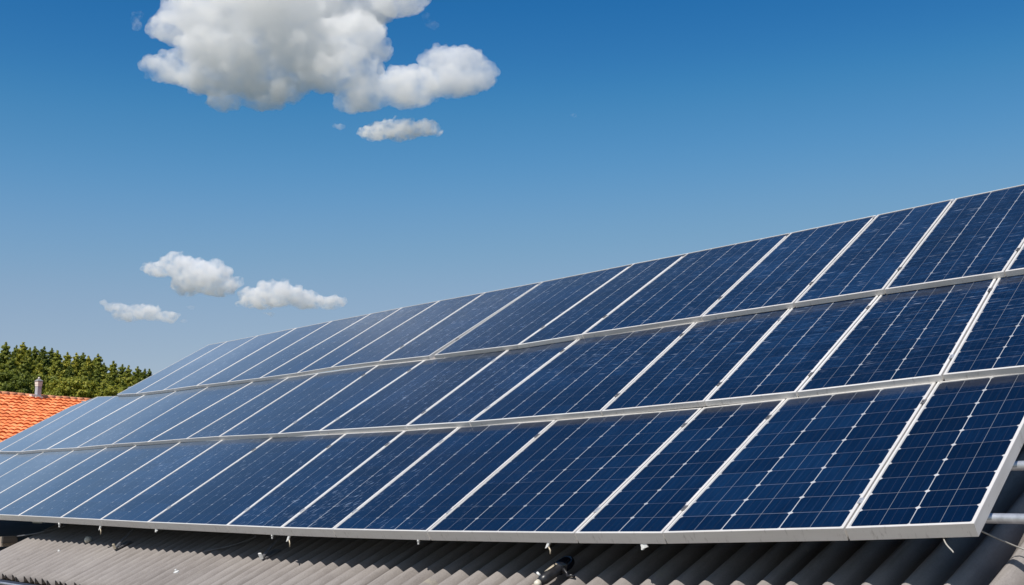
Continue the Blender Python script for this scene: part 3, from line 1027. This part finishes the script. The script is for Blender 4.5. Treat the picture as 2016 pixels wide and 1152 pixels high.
def make_tree(seed, H, Rad, pointy, nbr):
    """trunk with limbs, and a crown of leaf clumps set along the limbs"""
    rnd = random.Random(seed); nr = np.random.RandomState(seed)
    tr = MB()
    bend = [Vector((math.sin(i * 1.7 + seed) * .12, math.cos(i * 1.3 + seed) * .12, H * i / 7)) for i in range(8)]
    tr.tube(bend, [0.26 * (1 - i / 7.6) + 0.02 for i in range(8)], 8)
    cl = []
    for b in range(nbr):
        s = 0.10 + 0.88 * ((b + rnd.random()) / nbr)
        z = H * s
        if pointy: prof = (1 - s) ** 0.72 * (0.62 + 0.38 * math.sin(min(s * 6, math.pi / 2))) * (1.08 if s < .8 else .85)
        else: prof = math.sqrt(max(0, 1 - ((s - 0.5) / 0.53) ** 2))
        r = Rad * prof * rnd.uniform(0.55, 1.18) + 0.12
        a = b * 2.399 + rnd.uniform(-.4, .4)
        base = Vector((0, 0, z - r * .25))
        tip = Vector((math.cos(a) * r, math.sin(a) * r, z + r * rnd.uniform(-.10, .28)))
        if r > .5: tr.tube([base, (base + tip) / 2 + Vector((0, 0, -.05 * r)), tip], [0.06, 0.04, 0.012], 5)
        nn = 2 + int(r * 1.7)
        for q in range(nn):
            f = (q + 1) / nn
            p = base.lerp(tip, f)
            cl.append((p, (0.34 + 0.78 * r / Rad) * (1.05 - .30 * f) * rnd.uniform(.6, 1.55)))
    cl.append((Vector((bend[-1].x, bend[-1].y, H)), 0.22)); cl.append((Vector((bend[-1].x, bend[-1].y, H - .45)), 0.30))
    cl.append((Vector((bend[-1].x, bend[-1].y, H + .28)), 0.13))
    V, Fc = [], []
    for (c, cr) in cl:
        n = int(14 + 95 * cr * cr)
        d = nr.normal(size=(n, 3)); d /= np.linalg.norm(d, axis=1)[:, None]
        rad = cr * nr.uniform(.35, 1.0, n) ** .6
        pos = d * rad[:, None]; pos[:, 2] *= .75
        for k in range(n):
            p = Vector(pos[k]) + c
            s_ = rnd.uniform(.13, .30)
            nrm = (Vector(d[k]) + Vector(nr.normal(size=3)) * .38 + Vector((0, 0, .30))).normalized()
            t1 = nrm.cross(Vector(nr.normal(size=3))).normalized(); t2 = nrm.cross(t1)
            i0 = len(V)
            V += [p - t1 * s_, p + t2 * s_ * .55, p + t1 * s_ * 1.25, p - t2 * s_ * .5]
            Fc.append((i0, i0 + 1, i0 + 2, i0 + 3))
    return tr, V, Fc


def tree_proto(kind, seed, H, Rad, pointy, nbr):
    root = empty(kind, (0, 0, 0))
    tr, V, Fc = make_tree(seed, H, Rad, pointy, nbr)
    mesh_obj('trunk', tr.v, tr.f, M['bark'], root, True)
    mesh_obj('crown', V, Fc, M['leaf'], root)
    return root


def copy_tree(o):
    c = o.copy(); COL.objects.link(c)
    for ch in list(o.children):
        d = ch.copy(); COL.objects.link(d); d.parent = c
    return c


protos = [tree_proto('pine_tree', 11, 15, 4.6, True, 70), tree_proto('pine_tree', 12, 15, 3.8, True, 66),
          tree_proto('pine_tree', 13, 15, 5.3, True, 74), tree_proto('pine_tree', 14, 15, 4.2, True, 68)]
bushes = [tree_proto('broadleaf_tree', 21, 9, 3.4, False, 70), tree_proto('broadleaf_tree', 22, 9, 3.0, False, 64)]
used = set()


def place(lst, i, x, ytop, dist, scale, label, cat, group):
    p = far(x, ytop, dist)
    src = lst[i % len(lst)]
    if id(src) in used: o = copy_tree(src)
    else: o = src; used.add(id(src))
    H = 15.2 if lst is protos else 9.0
    o.location = (p.x, p.y, p.z - H * scale)
    o.scale = (scale, scale, scale)
    o.rotation_euler = (0, 0, i * 1.93)
    tag(o, label, cat, group)


# bearing x, height of the tip y (photograph pixels), metres away, scale: read off the skyline from left to right
skyline = [(-22, 672, 222, 1.0), (12, 676, 215, 1.05), (33, 682, 226, .85), (47, 676, 220, 1.0), (58, 686, 214, .75), (70, 684, 224, .95),
           (86, 685, 218, 1.0), (102, 687, 222, .8), (114, 692, 212, .95), (133, 696, 222, .95), (150, 697, 216, .9), (163, 696, 224, .85),
           (176, 703, 214, .95), (194, 699, 220, .95), (186, 706, 226, .9), (223, 713, 218, .95), (241, 719, 223, .85), (254, 722, 214, .9),
           (272, 723, 222, .8), (284, 728, 216, .8), (295, 728, 220, .75), (312, 736, 214, .8), (205, 716, 230, .8), (334, 742, 222, .8), (-48, 670, 218, 1.0)]
ordw = ['leftmost', 'second', 'third', 'fourth', 'fifth', 'sixth', 'seventh', 'eighth', 'ninth', 'tenth', 'eleventh', 'twelfth', 'thirteenth', 'fourteenth',
        'fifteenth', 'sixteenth', 'seventeenth', 'eighteenth', 'nineteenth', 'twentieth', 'twenty-first', 'twenty-second', 'twenty-third', 'twenty-fourth', 'twenty-fifth']
for i, (x, y, d, s) in enumerate(sorted(skyline)):
    place(protos, i, x, y, d, s, f'dark pointed pine on the skyline, {ordw[i]} tip counted from the left', 'pine tree', 'pines on the skyline of the hill')
second = [(-10, 702, 205, .85), (22, 706, 203, .85), (52, 708, 206, .8), (80, 712, 202, .85), (108, 716, 205, .8), (138, 720, 203, .8), (165, 722, 206, .8),
          (192, 728, 202, .8), (216, 738, 205, .75), (240, 745, 203, .7), (266, 746, 206, .7), (292, 748, 203, .7)]
for i, (x, y, d, s) in enumerate(second):
    place(protos, i + 2, x, y, d, s, f'olive pine halfway down the hill, {ordw[i]} of the middle rank from the left', 'pine tree', 'pines halfway down the hill')
front = [(-14, 738, 190, .8), (14, 735, 192, .85), (42, 741, 188, .8), (62, 748, 192, .7), (92, 742, 190, .85), (120, 748, 188, .85), (146, 744, 192, .8), (172, 752, 189, .85),
         (200, 757, 191, .8), (226, 762, 188, .75), (250, 764, 192, .7)]
for i, (x, y, d, s) in enumerate(front):
    place(bushes, i, x, y, d, s, f'rounded bushy tree behind the orange roof, {ordw[i]} of the lowest rank from the left', 'tree', 'bushy trees at the foot of the hill')


# ------------------------------------------------------------------ clouds
def mat_cloud(name, dens, mpp, grain, thr):
    t = NT(name)
    v = t.node('ShaderNodeVolumePrincipled')
    v.inputs['Color'].default_value = (1.0, 1.0, 1.0, 1)
    oc = t.coord('Object')
    n1 = t.noise(oc, 1.0 / (grain * mpp), 5, 0.62)
    t.put(v.inputs['Density'], t.math('MULTIPLY', t.math('MULTIPLY', t.math('SUBTRACT', n1, thr), 5.0, clamp=True), dens * 1.4))
    v.inputs['Anisotropy'].default_value = 0.0
    t.l.new(v.outputs[0], t.out.inputs['Volume'])
    return t.m


ICO = {}
def ico(sub):
    if sub not in ICO:
        bm = bmesh.new(); bmesh.ops.create_icosphere(bm, subdivisions=sub, radius=1)
        ICO[sub] = ([v.co.copy() for v in bm.verts], [tuple(v.index for v in f.verts) for f in bm.faces]); bm.free()
    return ICO[sub]


def cloud(blobs, dist, label, seed, dens, puff=1.0, grain=34, thr=0.41):
    """heaps of vapour: overlapping billows, closed into one skin by a voxel remesh and roughened"""
    rnd = random.Random(seed)
    mpp = dist / F_PX
    cen = far(blobs[0][0], blobs[0][1], dist)
    V, Fc = [], []
    vs, fs = ico(2)
    def add(c, rx, ry, rz):
        n = len(V)
        for v in vs: V.append(Vector((c.x + v.x * rx, c.y + v.y * ry, c.z + v.z * rz)) - cen)
        Fc.extend([tuple(i + n for i in f) for f in fs])
    for (x, y, rx, ry) in blobs:
        dd = dist + rnd.uniform(-.5, .5) * rx * mpp * .6
        c = far(x, y, dd)
        Rx, Rz = rx * mpp * .90, ry * mpp * .90
        Ry = (Rx * .5 + Rz * .5)
        add(c, Rx, Ry, Rz)
        nb = int(44 * puff * max(1, rx / 50))
        for k in range(nb):
            a = rnd.uniform(0, 2 * math.pi); z = rnd.uniform(-.75, 1)
            q = math.sqrt(1 - z * z)
            d = Vector((math.cos(a) * q, math.sin(a) * q, z))
            r = Rz * rnd.uniform(.12, .42) * (1.0 if z > -.2 else .6)
            p = c + Vector((d.x * Rx, d.y * Ry, d.z * Rz)) * .93
            add(p, r * 1.12, r * 1.1, r)
    me = bpy.data.meshes.new('cloud')
    me.from_pydata([tuple(v) for v in V], [], Fc)
    me.materials.append(mat_cloud('cloud_vapour', dens, mpp, grain, thr))
    o = bpy.data.objects.new('cloud', me); COL.objects.link(o); o.location = cen
    rm = o.modifiers.new('skin', 'REMESH'); rm.mode = 'VOXEL'; rm.voxel_size = mpp * 2.1
    for nm, size, st in (('billow', 22, 18), ('curl', 8, 10.0), ('fray', 3.2, 5.0)):
        tx = bpy.data.textures.new('cloud_' + nm, 'CLOUDS'); tx.noise_scale = size * mpp; tx.noise_depth = 2
        tx.noise_basis = 'ORIGINAL_PERLIN'
        dp = o.modifiers.new(nm, 'DISPLACE'); dp.texture = tx; dp.texture_coords = 'LOCAL'; dp.strength = st * mpp; dp.mid_level = .5
    r2 = o.modifiers.new('heal', 'REMESH'); r2.mode = 'VOXEL'; r2.voxel_size = mpp * 1.7
    tag(o, label, 'cloud', 'white clouds in the blue sky')
    return o


big = [(430, 20, 120, 72), (540, 10, 130, 95), (670, 0, 130, 80), (780, -5, 75, 45), (345, 58, 62, 36), (450, 100, 120, 55), (600, 95, 120, 60), (700, 70, 70, 50),
       (335, 135, 62, 34), (420, 150, 90, 45), (520, 165, 85, 42), (440, 198, 42, 24), (520, 202, 55, 16), (680, 140, 80, 50),
       (720, 185, 66, 40), (800, 175, 80, 46), (745, 100, 34, 26), (870, 122, 50, 36), (890, 165, 66, 36), (945, 150, 40, 34), (690, 205, 36, 24),
       (612, 140, 62, 44), (525, 62, 75, 50), (538, 132, 62, 40), (592, 152, 50, 36), (645, 165, 42, 24), (915, 120, 46, 30), (560, 180, 50, 30), (500, -80, 200, 80), (650, -90, 180, 70)]
cloud(big, 1500, 'largest cloud, broad and grey-bellied, cut off by the top of the picture', 1, 0.031, grain=58, thr=0.335)
cloud([(785, 256, 66, 22), (735, 262, 38, 17), (840, 252, 32, 19), (862, 262, 12, 9)], 1500, 'small flat cloud hanging just below the largest one', 2, 0.07, grain=18)
cloud([(665, 248, 17, 7)], 1500, 'tiny wisp left of the small flat cloud', 7, 0.03)
cloud([(352, 525, 44, 28), (402, 545, 58, 36), (310, 530, 34, 17), (432, 562, 42, 28), (370, 565, 40, 20), (468, 556, 14, 12)], 2400,
      'heaped white cloud, tallest of the low group at left', 3, 0.05, grain=17)
cloud([(545, 580, 58, 28), (508, 588, 42, 24), (600, 592, 46, 20), (655, 596, 34, 14), (478, 598, 20, 9)], 2400,
      'white cloud tapering to the right just above the panels', 4, 0.05, grain=17)
cloud([(528, 617, 16, 3.5)], 2400, 'tiny flat wisp under the cloud that tapers to the right', 8, 0.03)
cloud([(285, 614, 42, 18), (228, 605, 26, 12), (255, 622, 40, 11), (325, 624, 28, 13), (207, 598, 10, 6)], 2400,
      'small ragged pale cloud, lowest and leftmost in the sky', 5, 0.045, grain=15)
cloud([(850, 48, 16, 10), (838, 34, 10, 8)], 1500, 'faint wisp at the upper right edge of the largest cloud', 11, 0.012, grain=12, thr=0.44)
cloud([(268, 46, 10, 20), (276, 30, 8, 9)], 1500, 'faint upright wisp off the upper left edge of the largest cloud', 12, 0.014, grain=12, thr=0.44)
cloud([(1126, 226, 9, 4)], 1500, 'faintest speck of cloud alone in the blue, right of the largest cloud', 13, 0.012, grain=8, thr=0.42)
cloud([(372, 604, 12, 5), (362, 632, 10, 4)], 2400, 'thin scrap of cloud between the lowest cloud and the tapering one', 14, 0.012, grain=9, thr=0.42)
